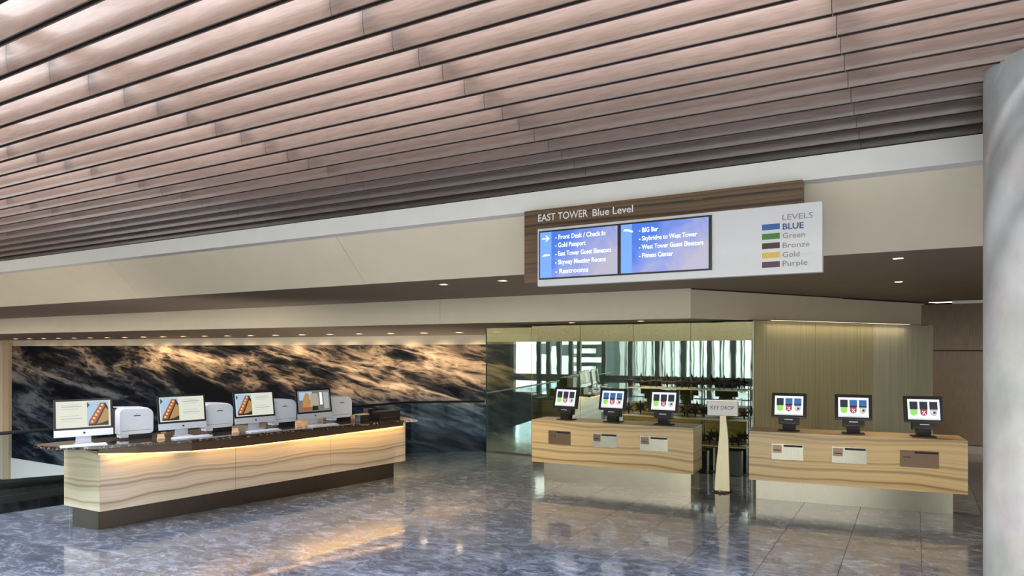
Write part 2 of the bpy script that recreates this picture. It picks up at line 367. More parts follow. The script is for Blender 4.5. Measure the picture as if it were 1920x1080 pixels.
# upper ledge, sloping bulkhead, soffit
XL, XR = -32, 10
kB, kA = .114 / SY, .130 / SY
LT = 6.7; zB = EYE + kB * LT; zA = EYE + kA * LT
def prof(pts, x0, x1, name, m):        # pts (t,z) profile extruded along s
    mb = MB(); n = len(pts); mb.mesh([(x0, a, b) for a, b in pts] + [(x1, a, b) for a, b in pts], [list(range(n)), list(range(n, 2 * n))[::-1]] + [(i, n + i, n + (i + 1) % n, (i + 1) % n) for i in range(n)])
    return struct(mb.build(name, m))
prof([(LT, zB), (LT, zA), (7.3, zA), (7.3, zB)], XL, XR, 'trim_1', M['cream_light'])
z2 = 2.92
# bulkhead in separate boards so the joints show
bh = empty('wall_upper', (0, 7.45, z2)); struct(bh)
sj = S(685, 7.45); cuts = [XL] + [sj + 5.4 * q for q in range(-4, 4)] + [XR]; cuts = sorted(c for c in cuts if XL <= c <= XR)
for a, b in zip(cuts[:-1], cuts[1:]):
    mb = MB(); pr = [(7.45, z2), (6.86, zB + .02), (7.2, zB + .02), (7.65, z2 + .02)]
    mb.mesh([(a + .004, *q) for q in pr] + [(b - .004, *q) for q in pr], [(0, 1, 2, 3), (7, 6, 5, 4), (0, 4, 5, 1), (1, 5, 6, 2), (2, 6, 7, 3), (3, 7, 4, 0)])
    mb.build('panel', M['cream'], bh, world=True)
prof([(7.46, z2), (16, z2), (16, z2 + .08), (7.46, z2 + .08)], XL, XR, 'ceiling', M['soffit'])
# closing wall above the ledge, solid roof behind
prof([(7.3, zA - .4), (7.3, 6.2), (7.4, 6.2), (7.4, zA - .4)], XL, XR, 'wall_attic', M['dark'])
# lower fascia: long run and angled right run
z1 = 2.46
fl0 = Q(0, 626, 10.3); 
cor = P(1295, 597, z1); end = P(1787, 612, z1)
tA = cor.y
f1 = MB(); dirr = (end - cor); dirr.z = 0; L_ = dirr.length; dirr.normalize(); nr = Vector((-dirr.y, dirr.x, 0))
# inner offset corner
th = .12
pts = [Vector((XL, tA, 0)), Vector((cor.x, tA, 0)), end.copy(), end + nr * th, Vector((cor.x, tA, 0)) + Vector((-.04, th, 0)), Vector((XL, tA + th, 0))]
seg = [(XL, -14.2), (-14.2, -12.1), (-12.1, -9.5), (-9.5, cor.x)]
fa = empty('trim_2', (cor.x, cor.y, z1)); struct(fa)
sa = [XL, S(80, tA), S(130, tA), S(825, tA), cor.x]
for a, b in zip(sa[:-1], sa[1:]):
    MB().box(a + .003, b - (.003 if b != cor.x else 0), tA, tA + th, z1, z2 - .004).build('board', M['cream'], fa, world=True)
MB().prism([(cor.x, cor.y), (end.x, end.y), ((end + nr * th).x, (end + nr * th).y), (cor.x - .02, cor.y + th)], z1, z2 - .02).build('board', M['cream'], fa, world=True)
# shadow gap strip on top of the right run
MB().prism([tuple((cor + nr * .03 - dirr * 0).to_2d()), tuple((end + dirr * .02 - nr * .03).to_2d()), tuple((end + nr * th).to_2d()), tuple((cor + nr * th).to_2d())], z2 - .03, z2 - .002).build('shadow_gap', M['dark'], fa, world=True)
# low ceiling behind the fascia (slopes gently down to the mural)
lc = MB(); zc = 2.315
def low(a, b):
    y0 = tA + .05; lc.mesh([(a, y0, z1), (b, y0, z1), (b, MT + .1, zc), (a, MT + .1, zc), (a, y0, z1 + .1), (b, y0, z1 + .1), (b, MT + .1, z1 + .1), (a, MT + .1, z1 + .1)], [(0, 1, 2, 3)[::-1], (4, 5, 6, 7), (0, 4, 5, 1), (1, 5, 6, 2), (2, 6, 7, 3), (3, 7, 4, 0)])
low(XL, -6.5)
lc.prism([(-6.5, tA + .05), (cor.x, tA + .05), tuple((end + nr * .06).to_2d()), tuple((end + nr * 2.2).to_2d()), (-2.2, 13.2), (-6.5, 13.2)], z1, z1 + .1)
struct(lc.build('ceiling', M['soffit']))
# column
cx, cyy, cr = 1.02, 5.92, .60
co = MB(); nn = 72; ringz = [0, 3.86]
co.loft([[(cx + cr * math.cos(2 * math.pi * i / nn), cyy + cr * math.sin(2 * math.pi * i / nn), z) for i in range(nn)] for z in (0, .6, 1.2, 1.8, 2.4, 3.0, 3.60, 3.93)])
column = tag(co.build('column', M['concrete'], smooth=True), 'thick round pale concrete column at the right edge', 'column')
# roof above, skylight frame over the front part
struct(MB().box(XL, XR, 3.75, 7.4, 6.0, 6.2).build('ceiling', M['dark']))
sk = MB()
for q in range(-12, 6): sk.box(q * 2.6 - .1, q * 2.6 + .1, -5, 5.9, 5.8, 6.1)
for q in range(-3, 5): sk.box(XL, XR, q * 1.3 + .6 - .05, q * 1.3 + .6 + .05, 5.9, 6.1)
struct(sk.build('window_1', plain('skylight_frame', (.10, .13, .20), .5)))
# slats
slats = empty('ceiling_slats', (0, 4, 4)); struct(slats)
meas = [65, 132, 183, 228, 266, 296, 323, 347, 368.5, 388, 404, 419, 434, 447, 458, 469, 479, 487]
T0, DT = 2.16, .285
JX = [-.42 + 2.6 * q for q in range(-8, 3)]
FH, FT = .215, .066
def fin(mb, a, b, t, z):               # one board, softly rounded lower lip
    e = .011; c = .05                  # hollow baffle with rounded lower front, open underneath between two lips
    pr = [(t + .016, z), (t + .016 + e, z), (t + .016 + e, z + c), (t + FT - e, z + c), (t + FT - e, z), (t + FT, z), (t + FT, z + FH), (t, z + FH), (t, z + .095), (t + .003, z + .055), (t + .009, z + .022)]
    n = len(pr)
    caps = [(0, 1, 2, 7, 8, 9, 10), (2, 3, 6, 7), (3, 4, 5, 6)]
    vs = [(a, *q) for q in pr] + [(b, *q) for q in pr]
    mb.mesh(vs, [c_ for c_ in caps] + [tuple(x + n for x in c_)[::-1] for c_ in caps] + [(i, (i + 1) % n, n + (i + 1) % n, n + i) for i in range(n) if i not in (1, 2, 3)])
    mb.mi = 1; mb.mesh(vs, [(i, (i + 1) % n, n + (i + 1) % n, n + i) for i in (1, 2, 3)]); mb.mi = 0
    return mb
rest = MB()
for i in range(-16, len(meas)):
    t = T0 + DT * i
    if i >= 0: kk = (HZ - meas[i]) / 1275.0 / SY; z = EYE + kk * t
    else: z = 4.0
    if i >= -2:
        for a, b in zip(JX[:-1], JX[1:]):
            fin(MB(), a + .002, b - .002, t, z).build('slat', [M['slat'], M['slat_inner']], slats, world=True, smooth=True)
    else: fin(rest, JX[0], JX[-1], t, z)
tag(rest.build('slat_rows', [M['slat'], M['slat_inner']], slats, world=True), kind='stuff')
cb = MB()
for x in JX: cb.box(x - .04, x + .04, -3, 6.7, 4.24, 4.36)
cb.build('carrier_beams', M['dark'], slats, world=True)
# window wall behind the viewer, reflected in the glass partition
WT = -4.8
wf_ = MB()
wf_.box(-21, XR, WT - .25, WT, 2.32, 3.25); struct(MB().box(XL, XR, WT - .25, WT, -4.8, 0.02).build('wall_front', M['dark'])); struct(MB().box(-21, -16.0, WT - .3, WT + .01, 0, 2.32).build('wall_front', M['dark'])); struct(MB().box(XL, XR, WT - .3, WT + .01, 5.2, 6.0).build('wall_front', M['dark'])); struct(MB().box(-21, -15, WT - .3, WT + .01, 3.25, 5.2).build('wall_front', M['dark']))  # some unseen dark pieces added to cut bright reflections in the glass
struct(wf_.build('wall_front', plain('transom_panel', (.50, .38, .20), .5, var=.15, scale=2)))
wm = MB(); wm.box(-16.2, -5.0, WT - .1, WT + .02, .56, .87)
for px in (960, 1010, 1028, 1048, 1070, 1085, 1132, 1182, 1232, 1282, 1330, 1375, 1420):
    x = S(px, 2 * 11.35 - WT); wm.box(x - .09, x + .09, WT - .12, WT + .04, 0, 2.32)
for x in (-3, -1, 1, 3, 5, 7, 9): wm.box(x - .06, x + .06, WT - .12, WT, 0, 2.32)
struct(wm.build('window_2', plain('window_mullion', (.05, .06, .06), .5)))
struct(MB().box(-16.0, XR, WT - .16, WT - .14, .02, 2.32).build('window_3', M['clear']))

# ================================================================== OUTSIDE (seen as reflections)
def bldg(x0, x1, y, depth, h, label):
    r = empty('office_building', ((x0 + x1) / 2, y - depth / 2, -1)); tag(r, label, 'building'); return r
sF = lambda px, t: S(px, 2 * 11.35 - t)
b1y = -26
x0, x1 = sF(1134, b1y) , sF(1440, b1y)
r = bldg(x0, x1, b1y, 8, 30, 'white striped office block reflected in the glass partition behind the key drop')
MB().box(x0, x1, b1y - 8, b1y, -1, 30).build('wall', M['facade_dark'], r, world=True)
n_ = 17; stp = (x1 - x0) / n_
for q in range(n_):
    a = x0 + q * stp
    MB().box(a, a + stp * .46, b1y, b1y + .5, -1, 30).build('pilaster', M['facade_white'], r, world=True)
    MB().box(a + stp * .66, a + stp * .80, b1y, b1y + .3, -1, 30).build('fin', M['facade_white'], r, world=True)
b2y = -22; x0, x1 = sF(1086, b2y), sF(1130, b2y)
r = bldg(x0, x1, b2y, 3, 20, 'block of stacked white balconies reflected left of the striped office block'); r.name = 'balcony_block'
MB().box(x0, x1, b2y - 3, b2y, -1, 20).build('wall', M['facade_dark'], r, world=True)
for q in range(14): MB().box(x0 - .2, x1 + .2 if q % 2 else x1 - .5, b2y, b2y + .8, -.8 + q * .62, -.8 + q * .62 + .34).build('balcony', M['facade_white'], r, world=True)
b3y = -24; x0, x1 = sF(972, b3y), sF(1072, b3y)
r = bldg(x0, x1, b3y, 6, 20, 'plain white building with few small windows reflected above the left kiosk'); r.name = 'white_building'
MB().box(x0, x1, b3y - 6, b3y, -1, 20).build('wall', M['facade_white'], r, world=True)
for (u, z) in ((.42, 1.6), (.60, 2.2), (.83, 1.5)): MB().box(x0 + (x1 - x0) * u, x0 + (x1 - x0) * u + .7, b3y, b3y + .05, z, z + .8).build('window', M['facade_dark'], r, world=True)
struct(MB().box(-120, 90, -90, WT - .3, -1.2, -1.0).build('ground', plain('pavement', (.35, .35, .34), .8)))

# ================================================================== GLASS PARTITION + WALL PANELS
GT = 11.35
g0, g1 = S(912, GT), S(1413, GT)
gp = empty('glass_partition', (g0, GT, 0)); tag(gp, 'tall green tinted glass partition standing behind the left kiosk counter', 'partition')
npn = 5
for q in range(npn):
    a = g0 + (g1 - g0) * q / npn; b = g0 + (g1 - g0) * (q + 1) / npn
    MB().box(a + .004, b - .004, GT, GT + .012, .02, z1 - .03 if a > -6.4 else 2.40).build('pane', M['glass'], gp, world=True)
MB().box(g0 - .012, g0, GT - .005, GT + .02, 0, 2.40).build('edge_strip', plain('dark_glass_edge', (.02, .05, .045), .2), gp, world=True)
MB().box(g0, g1, GT - .02, GT + .03, 0, .02).build('floor_channel', M['darksteel'], gp, world=True)
MB().box(g1 - .012, g1 + .004, GT - .012, GT, 0.02, z1 - .03).build('bright_edge', plain('pale_edge', (.75, .72, .55), .3), gp, world=True)
# wall behind the glass
bwx0 = -6.42
iw = MB(); iw.box(bwx0, -2.0, 12.0, 12.1, 0, 2.46); iw.box(bwx0, bwx0 + .1, 12.0, MT, 0, 2.46); struct(iw.build('wall_inner', M['olive']))
# panels on the right
p0 = Vector((g1 + .02, GT + .0, 0)); 
dp = dirr.copy()
def on_panel(px):                      # distance along dp where the sight line px crosses
    th_ = math.atan((px - 960) / F) - YAW; d = Vector((math.sin(th_), math.cos(th_)))
    # p0 + dp*u = d*v
    det = dp.x * (-d.y) + d.x * dp.y
    return (-p0.x * (-d.y) - d.x * p0.y) / det
nb = Vector((-dp.y, dp.x, 0))
wp = empty('wall_panelling', p0); struct(wp)
prev = 0.0
for px, m_ in ((1529, 'gold'), (1637, 'gold'), (1746, 'champ')):
    u = on_panel(px); a = p0 + dp * (prev + .006); b = p0 + dp * (u - .006)
    MB().prism([tuple(a.to_2d()), tuple(b.to_2d()), tuple((b + nb * .05).to_2d()), tuple((a + nb * .05).to_2d())], .02, z1 - .01).build('panel', M[m_], wp, world=True); prev = u
a = p0 + nb * .05; b = p0 + dp * (prev) + nb * .05
MB().prism([tuple(a.to_2d()), tuple(b.to_2d()), tuple((b + nb * .1).to_2d()), tuple((a + nb * .1).to_2d())], 0, z1).build('backing', M['dark'], wp, world=True)
a = p0 + dp * (prev + .0); b = p0 + dp * (prev + .07)
MB().prism([tuple(a.to_2d()), tuple(b.to_2d()), tuple((b + nb * .12).to_2d()), tuple((a + nb * .12).to_2d())], 0, z1).build('end_strip', plain('pale_end_strip', (.72, .58, .42), .4), wp, world=True)

# ================================================================== STAR ORNAMENTS ON SHELVES AGAINST THE GLASS
ST = 11.10
du = empty('display_shelf', (S(1290, ST), ST, 0)); tag(du, 'thin three-tier display shelf unit with pale edges standing against the tinted glass', 'shelf')
SHELF = plain('pale_shelf_edge', (.46, .41, .29), .3)
def shelf(px0, px1, py):
    a = Q(px0, py, ST); b = Q(px1, py, ST)
    MB().box(a.x, b.x, ST - .07, ST + .20, a.z - .012, a.z, .003).build('shelf_board', SHELF, du, world=True); return a.z
for px in (1311, 1399): x_ = S(px, ST); MB().box(x_ - .008, x_ + .008, ST + .17, ST + .19, 0, Q(px, 724, ST).z - .012).build('upright', M['black'], du, world=True)
def ornament(px, zs, size, name_label, rot, spikes, q):
    size *= 1.22
    c = Q(px, 700, ST); mb = MB(); n = spikes * 2
    pts = [((size if i % 2 == 0 else size * .34) * math.cos(rot + math.pi * i / spikes), (size if i % 2 == 0 else size * .34) * math.sin(rot + math.pi * i / spikes)) for i in range(n)]
    low_ = min(z for x, z in pts)
    vs = [(x, 0, z) for x, z in pts] + [(0, -.022, 0), (0, .022, 0)]
    mb.mesh(vs, [(i, (i + 1) % n, n) for i in range(n)] + [((i + 1) % n, i, n + 1) for i in range(n)])
    o = mb.build('star_ornament', M['blackmatt']); o.location = (c.x, ST - .03 + .055 * (q % 3), zs - low_); tag(o, name_label, 'ornament', 'star ornaments by the glass'); return o
ordn = ['first', 'second', 'third', 'fourth', 'fifth', 'sixth', 'seventh', 'eighth', 'ninth', 'tenth', 'eleventh', 'twelfth', 'thirteenth', 'fourteenth', 'fifteenth', 'sixteenth', 'seventeenth', 'eighteenth', 'nineteenth', 'twentieth', 'twenty-first', 'twenty-second']
zs = shelf(1176, 1400, 726)
for q, px in enumerate([1182, 1200, 1217, 1232, 1250, 1266, 1280, 1290, 1304, 1318, 1331, 1346, 1359, 1372, 1384]):
    ornament(px, zs, .085 if q % 3 else .10, '%s dark star ornament from the left on the highest shelf by the glass' % ordn[q], math.pi / 2, 4, q)
zs = shelf(1168, 1400, 777)
for q, (px, sz) in enumerate([(1180, .10), (1200, .105), (1281, .10), (1290, .11), (1303, .085), (1317, .085), (1396, .085)]):
    ornament(px, zs, sz, '%s dark star ornament from the left on the middle shelf by the glass' % ordn[q], R(90), 6, q)
zs = shelf(1308, 1400, 833)
for q, (px, sz) in enumerate([(1318, .09), (1330, .09), (1346, .075), (1374, .085), (1384, .09)]):
    ornament(px, zs, sz, '%s dark star ornament from the left on the lowest shelf by the glass' % ordn[q], R(90), 6, q)
for q, (a_, b_) in enumerate(((1311, 1326), (1364, 1390))):
    A = Q(a_, 845, ST); B = Q(b_, 845, ST)
    o = MB().box(A.x, B.x, ST, ST + .13, 0, A.z, .01).build('display_plinth', M['black']); tag(o, 'black floor plinth against the glass, %s of the key drop post' % ('left' if q == 0 else 'right'), 'plinth')

# ================================================================== SIGN
SB, SP_ = 6.6, 6.5
tl = Q(983, 396, SB); br = Q(1505, 470, SB); zbot = Q(985, 531, SB).z; ztop = zB - .012
sg = empty('wall_sign', ((tl.x + br.x) / 2, SP_, zbot)); tag(sg, 'long hanging directory sign with walnut board, two blue screens and level colour key', 'sign')
MB().box(tl.x, br.x, SB, SB + .10, zbot, ztop, .004).build('wood_board', M['wood_sign'], sg, world=True)
pl, pr_ = Q(1008, 537, SP_), Q(1542, 377, SP_)
MB().box(pl.x, pr_.x, SP_, SP_ + .095, pl.z, pr_.z, .003).build('face_panel', M['sign_white'], sg, world=True)
def glyphs(name, body, px0, py0, px1, cap, t, m, bold=.012, dy=.004):
    a = Q(px0, py0, t - dy); b = Q(px1, py0, t - dy); Yd = t / (CY + SY * ((px0 + px1) / 2 - 960) / F)
    mb = MB(); add_text(mb, body, a.x, a.z, t - dy, b.x - a.x, cap * Yd / F, bold); return mb
glyphs('l', 'EAST TOWER', 1009, 415.5, 1102, 13, SB, None).build('lettering', M['letter_white'], sg, world=True)
glyphs('l', 'Blue Level', 1111, 405.5, 1187, 13.2, SB, None).build('lettering', M['letter_white'], sg, world=True)
for (x0, y0, x1) in ((1197, 386, 1300), (1318, 372.5, 1476)):   # routed grooves in the board
    a = Q(x0, y0, SB); b = Q(x1, y0, SB); MB().box(a.x, b.x, SB - .003, SB, a.z - .012, a.z + .006).build('groove', M['letter_dark'], sg, world=True)
def screen(px0, px1, ytop, ybot, nm):
    a = Q(px0, ybot, SP_); b = Q(px1, ytop, SP_)
    ztop_ = Q(px0, ytop, SP_).z
    return a, b
zs0 = Q(1012, 525, SP_).z; zs1 = Q(1012, 434.5, SP_).z
xa, xm0, xm1, xb = [S(p, SP_) for p in (1012, 1160, 1165, 1335)]
for (a, b, nm) in ((xa, (xm0 + xm1) / 2, 'L'), ((xm0 + xm1) / 2, xb, 'R')):
    fr = MB().box(a, b, SP_ - .02, SP_, zs0, zs1, .003).build('screen', M['black'], sg, world=True)
    bz = .016
    # display: local object coordinates start at its lower left corner
    x0, x1_, zz0, zz1 = a + (bz if nm == 'L' else .018), b - (.018 if nm == 'L' else bz + .01), zs0 + bz, zs1 - bz
    dm = MB(); dm.rect(0, x1_ - x0, 0, zz1 - zz0, 0); d_ = dm.build('display', M['scr_blue'], fr); 
    d_.location = Vector((x0, SP_ - .0215, zz0)) - sg.location
    bw = .135 if nm == 'L' else .115
    MB().rect(x0, x0 + bw, zz0, zz1, SP_ - .0225).build('side_band', M['scr_band'], fr, world=False) if False else None
    e = MB(); e.rect(0, bw, 0, zz1 - zz0, -.001); sb_ = e.build('side_band', M['scr_band'], fr); sb_.location = d_.location
TT = SP_ - .0205
def stext(body, px0, py, px1, cap=8.5, bold=.02): return glyphs('t', body, px0, py, px1, cap, TT, None, bold)
L1 = [('- Front Desk / Check In', 1041, 449, 1135), ('- Gold Passport', 1041, 464, 1098), ('- East Tower Guest Elevators', 1041, 480, 1146), ('- Skyway Meeting Rooms', 1041, 496, 1136), ('- Restrooms', 1041, 513, 1103)]
L2 = [('- BIG Bar', 1198, 436, 1234), ('- Skybridge to West Tower', 1198, 451.5, 1307), ('- West Tower Guest Elevators', 1198, 467.5, 1319), ('- Fitness Center', 1198, 483.5, 1262)]
for b_, x0, y, x1_ in L1 + L2: stext(b_, x0, y, x1_).build('screen_text', M['txt_white'], sg, world=True)
def arrow(px, py, r, flat=False):
    c = Q(px, py, TT - .004); mb = MB(); k_ = r
    mb.xz([(c.x - k_, c.z - k_ * .14), (c.x + k_ * .5, c.z - k_ * .14), (c.x + k_ * .5, c.z + k_ * .14), (c.x - k_, c.z + k_ * .14)], c.y)
    mb.xz([(c.x + k_, c.z), (c.x + k_ * .75, c.z + k_ * .25), (c.x + k_ * -.05, c.z + k_ * .85), (c.x - k_ * .0, c.z + k_ * .55), (c.x + k_ * .55, c.z)], c.y)
    mb.xz([(c.x + k_, c.z), (c.x + k_ * .55, c.z), (c.x, c.z - k_ * .55), (c.x - k_ * .05, c.z - k_ * .85), (c.x + k_ * .75, c.z - k_ * .25)], c.y); return mb
arrow(1023.5, 447.5, .045).build('arrow', M['txt_white'], sg, world=True)
c = Q(1023.5, 479, TT - .004); MB().xz([(c.x - .045, c.z - .012), (c.x + .045, c.z - .006), (c.x + .045, c.z + .008), (c.x - .02, c.z + .012)], c.y).build('arrow', M['txt_white'], sg, world=True)
c = Q(1177, 433, TT - .004); MB().xz([(c.x - .05, c.z + .0), (c.x + .0, c.z - .004), (c.x + .05, c.z - .022), (c.x + .055, c.z - .004), (c.x + .01, c.z + .014), (c.x - .03, c.z + .018)], c.y).build('arrow', M['txt_white'], sg, world=True)
# level key
Yk = SP_ / (CY + SY * (1445 - 960) / F)
for q, (nm, py) in enumerate((('sw_blue', 427), ('sw_green', 444.5), ('sw_bronze', 462), ('sw_gold', 479.5), ('sw_purple', 497))):
    a = Q(1429, py, SP_); b = Q(1462, py, SP_); h = 10.8 * Yk / F / 2
    MB().box(a.x, b.x, SP_ - .004, SP_, a.z - h, a.z + h).build('colour_swatch', M[nm], sg, world=True)['label'] = ['blue', 'green', 'bronze', 'gold', 'purple'][q] + ' level swatch'
glyphs('l', 'LEVELS', 1467, 413, 1524, 10.5, SP_, None, .0).build('lettering', M['letter_grey'], sg, world=True)
glyphs('l', 'BLUE', 1467.5, 430.5, 1507, 11, SP_, None, .02).build('lettering', M['letter_blue'], sg, world=True)
for bd, py, px1_ in (('Green', 447, 1509), ('Bronze', 465, 1518), ('Gold', 482.5, 1499), ('Purple', 499, 1514)):
    glyphs('l', bd, 1467.5, py, px1_, 10, SP_, None, .0).build('lettering', M['letter_grey'], sg, world=True)

# ================================================================== DOWNLIGHTS
def spot(name, loc, energy, size=100, target=None, col=WARM, rad=.05, blend=.8):
    l = bpy.data.lights.new(name, 'SPOT'); l.energy = energy; l.spot_size = R(size); l.spot_blend = blend; l.color = col; l.shadow_soft_size = rad
    return l
lens_me = {}
def downlight(x, y, z, label, energy, group, r=.09, tilt=None, size=100, square=False, normal_slope=0):
    root = empty('downlight', (x, y, z)); tag(root, label, 'ceiling light', group)
    key = (r, square)
    if key not in lens_me:
        n = 4 if square else 20; off = math.pi / 4 if square else 0
        a = MB(); a.loft([[(q * math.cos(off + 2 * math.pi * i / n), q * math.sin(off + 2 * math.pi * i / n), zz) for i in range(n)] for q, zz in ((r * .80, .0), (r * .82, -.006), (r, -.006), (r, .0))], cap=False)
        b = MB(); b.xz([(0, 0)], 0) if False else None
        b.mesh([(r * .8 * math.cos(off + 2 * math.pi * i / n), r * .8 * math.sin(off + 2 * math.pi * i / n), -.003) for i in range(n)], [list(range(n))[::-1]])
        ao = a.build('trim_ring', M['trim'], root); bo = b.build('lens', M['lens'], root); lens_me[key] = (ao, bo)
    else:
        for o in lens_me[key]: c_ = o.copy(); C.objects.link(c_); c_.parent = root
    l = spot('lamp', None, energy, size); lo = bpy.data.objects.new('lamp', l); C.objects.link(lo); lo.parent = root; lo.location = (0, 0, -.03)
    if tilt: lo.rotation_euler = tilt
    return root
lx = [30, 58, 85, 113, 142, 174, 203, 238, 272, 310, 345, 387, 428, 474, 520, 568, 621, 676, 735, 798, 861, 932]
LTt = MT - .72
zl = z1 + (zc - z1) * (LTt - tA - .05) / (MT + .05 - tA)
xs_a = S(30, LTt); xs_b = S(932, LTt)
for q in range(22):
    x = xs_a + (xs_b - xs_a) * q / 21
    downlight(x, LTt, zl - .002, '%s small downlight from the left in the row above the water mural' % ordn[q], SPOT_MURAL * (1.0 if 6 < q else .35), 'downlights above the mural', .10, (R(38), 0, 0), 95)
a = P(832, 533, z2); downlight(a.x, a.y, z2, 'small downlight in the taupe soffit, farther left of the pair left of the sign', SPOT_SOFFIT, 'downlights in the upper soffit', .085, square=True)
a = P(943, 526, z2); downlight(a.x, a.y, z2, 'small downlight in the taupe soffit right beside the sign corner', SPOT_SOFFIT, 'downlights in the upper soffit', .085, square=True)
a = P(1684, 484, z2); downlight(a.x, a.y, z2, 'small downlight in the taupe soffit left of the column, nearer one', SPOT_SOFFIT, 'downlights in the upper soffit', .075, square=True)
a = P(1685, 528, z2); downlight(a.x, a.y, z2, 'small downlight in the taupe soffit left of the column, deeper one', SPOT_SOFFIT, 'downlights in the upper soffit', .075, square=True)

for q, (x_, t_, lab) in enumerate(((-5.2, 11.0, 'over the left end of the left counter'), (-3.9, 10.9, 'over the right end of the left counter'))):
    downlight(x_, t_, z1 - .001, 'small recessed downlight behind the lower fascia ' + lab, SPOT_KIOSK, 'downlights behind the fascia', .07)
OFS = max(.10, min(.36, (p0 - cor).dot(nb) - th - .06))
ca = p0 + dp * .25 - nb * OFS; cb_ = p0 + dp * (prev - .9) - nb * OFS; cm = (ca + cb_) / 2; cl_ = (cb_ - ca).length; ra = math.atan2(dp.y, dp.x)
ll = empty('added_panel_light', (cm.x, cm.y, z1), ra); tag(ll, 'added slim ceiling light that brightens the champagne wall panels', 'ceiling light')  # extra light added to brighten the wall panels
MB().box(-cl_ / 2, cl_ / 2, -.03, .03, -.006, 0).build('trim_frame', M['trim'], ll)
MB().box(-cl_ / 2 + .02, cl_ / 2 - .02, -.018, .018, -.008, -.006).build('diffuser', emis('soft_diffuser', (1, .82, .55), 2), ll)
a_ = bpy.data.lights.new('lamp', 'AREA'); a_.shape = 'RECTANGLE'; a_.size = cl_; a_.size_y = .05; a_.energy = 5; a_.color = (1, .84, .58)
ao_ = bpy.data.objects.new('lamp', a_); C.objects.link(ao_); ao_.parent = ll; ao_.location = (0, 0, -.02); ao_.rotation_euler = (R(-20), 0, 0)
# ================================================================== KIOSK COUNTERS
def kiosk(A, B, label, plates, depth=.55, pm='steel'):
    A = A.copy(); B = B.copy(); A.z = B.z = 0; d = (B - A); L = d.length; rz = math.atan2(d.y, d.x)
    root = empty('kiosk_counter', A, rz); tag(root, label, 'counter', None)
    MB().box(0, L, 0, depth, .30, .93, .004).build('body', M['wood_kiosk'], root)
    MB().box(.07, L - .10, .30, depth - .03, 0, .30).build('plinth', M['steel'] if pm == 'steel' else M['plate'], root)
    for (u0, u1, style) in plates:      # service plates in the front
        x0, x1 = u0 * L, u1 * L; z0, z1_ = .585, .785
        m = M['bronze'] if style else M[pm]
        p = MB().box(x0, x1, -.006, 0, z0, z1_).build('service_plate', m, root)
        if style: p['label'] = 'dark bronze service plate'
        MB().box(x0 + (x1 - x0) * .38, x1 - .01, -.012, -.006, z1_ - .034, z1_ - .010).build('receipt_slot', M['blackmatt'], p)
        MB().box(x0 + .012, x0 + (x1 - x0) * .32, -.016, -.006, z0 + .085, z1_ - .018, .002).build('card_reader', M['bronze'], p)
        MB().box(x0 + .03, x0 + (x1 - x0) * .28, -.0185, -.016, z0 + .115, z0 + .125).build('card_slot', M['blackmatt'], p)
    return root, L, rz
KA, KB = P(997, 865, .30), P(1300, 890, .30)
K1, L1_, rz1 = kiosk(KA, KB, 'banded veneer kiosk counter with three terminals in front of the glass partition', [(.115, .262, True), (.405, .555, False), (.695, .857, False)])
KC, KD = P(1404, 899, .30), P(1815, 928, .30)
K2, L2_, rz2 = kiosk(KC, KD, 'banded veneer kiosk counter with three terminals beside the concrete column', [(.115, .27, False), (.405, .565, False), (.713, .88, True)], pm='plate')

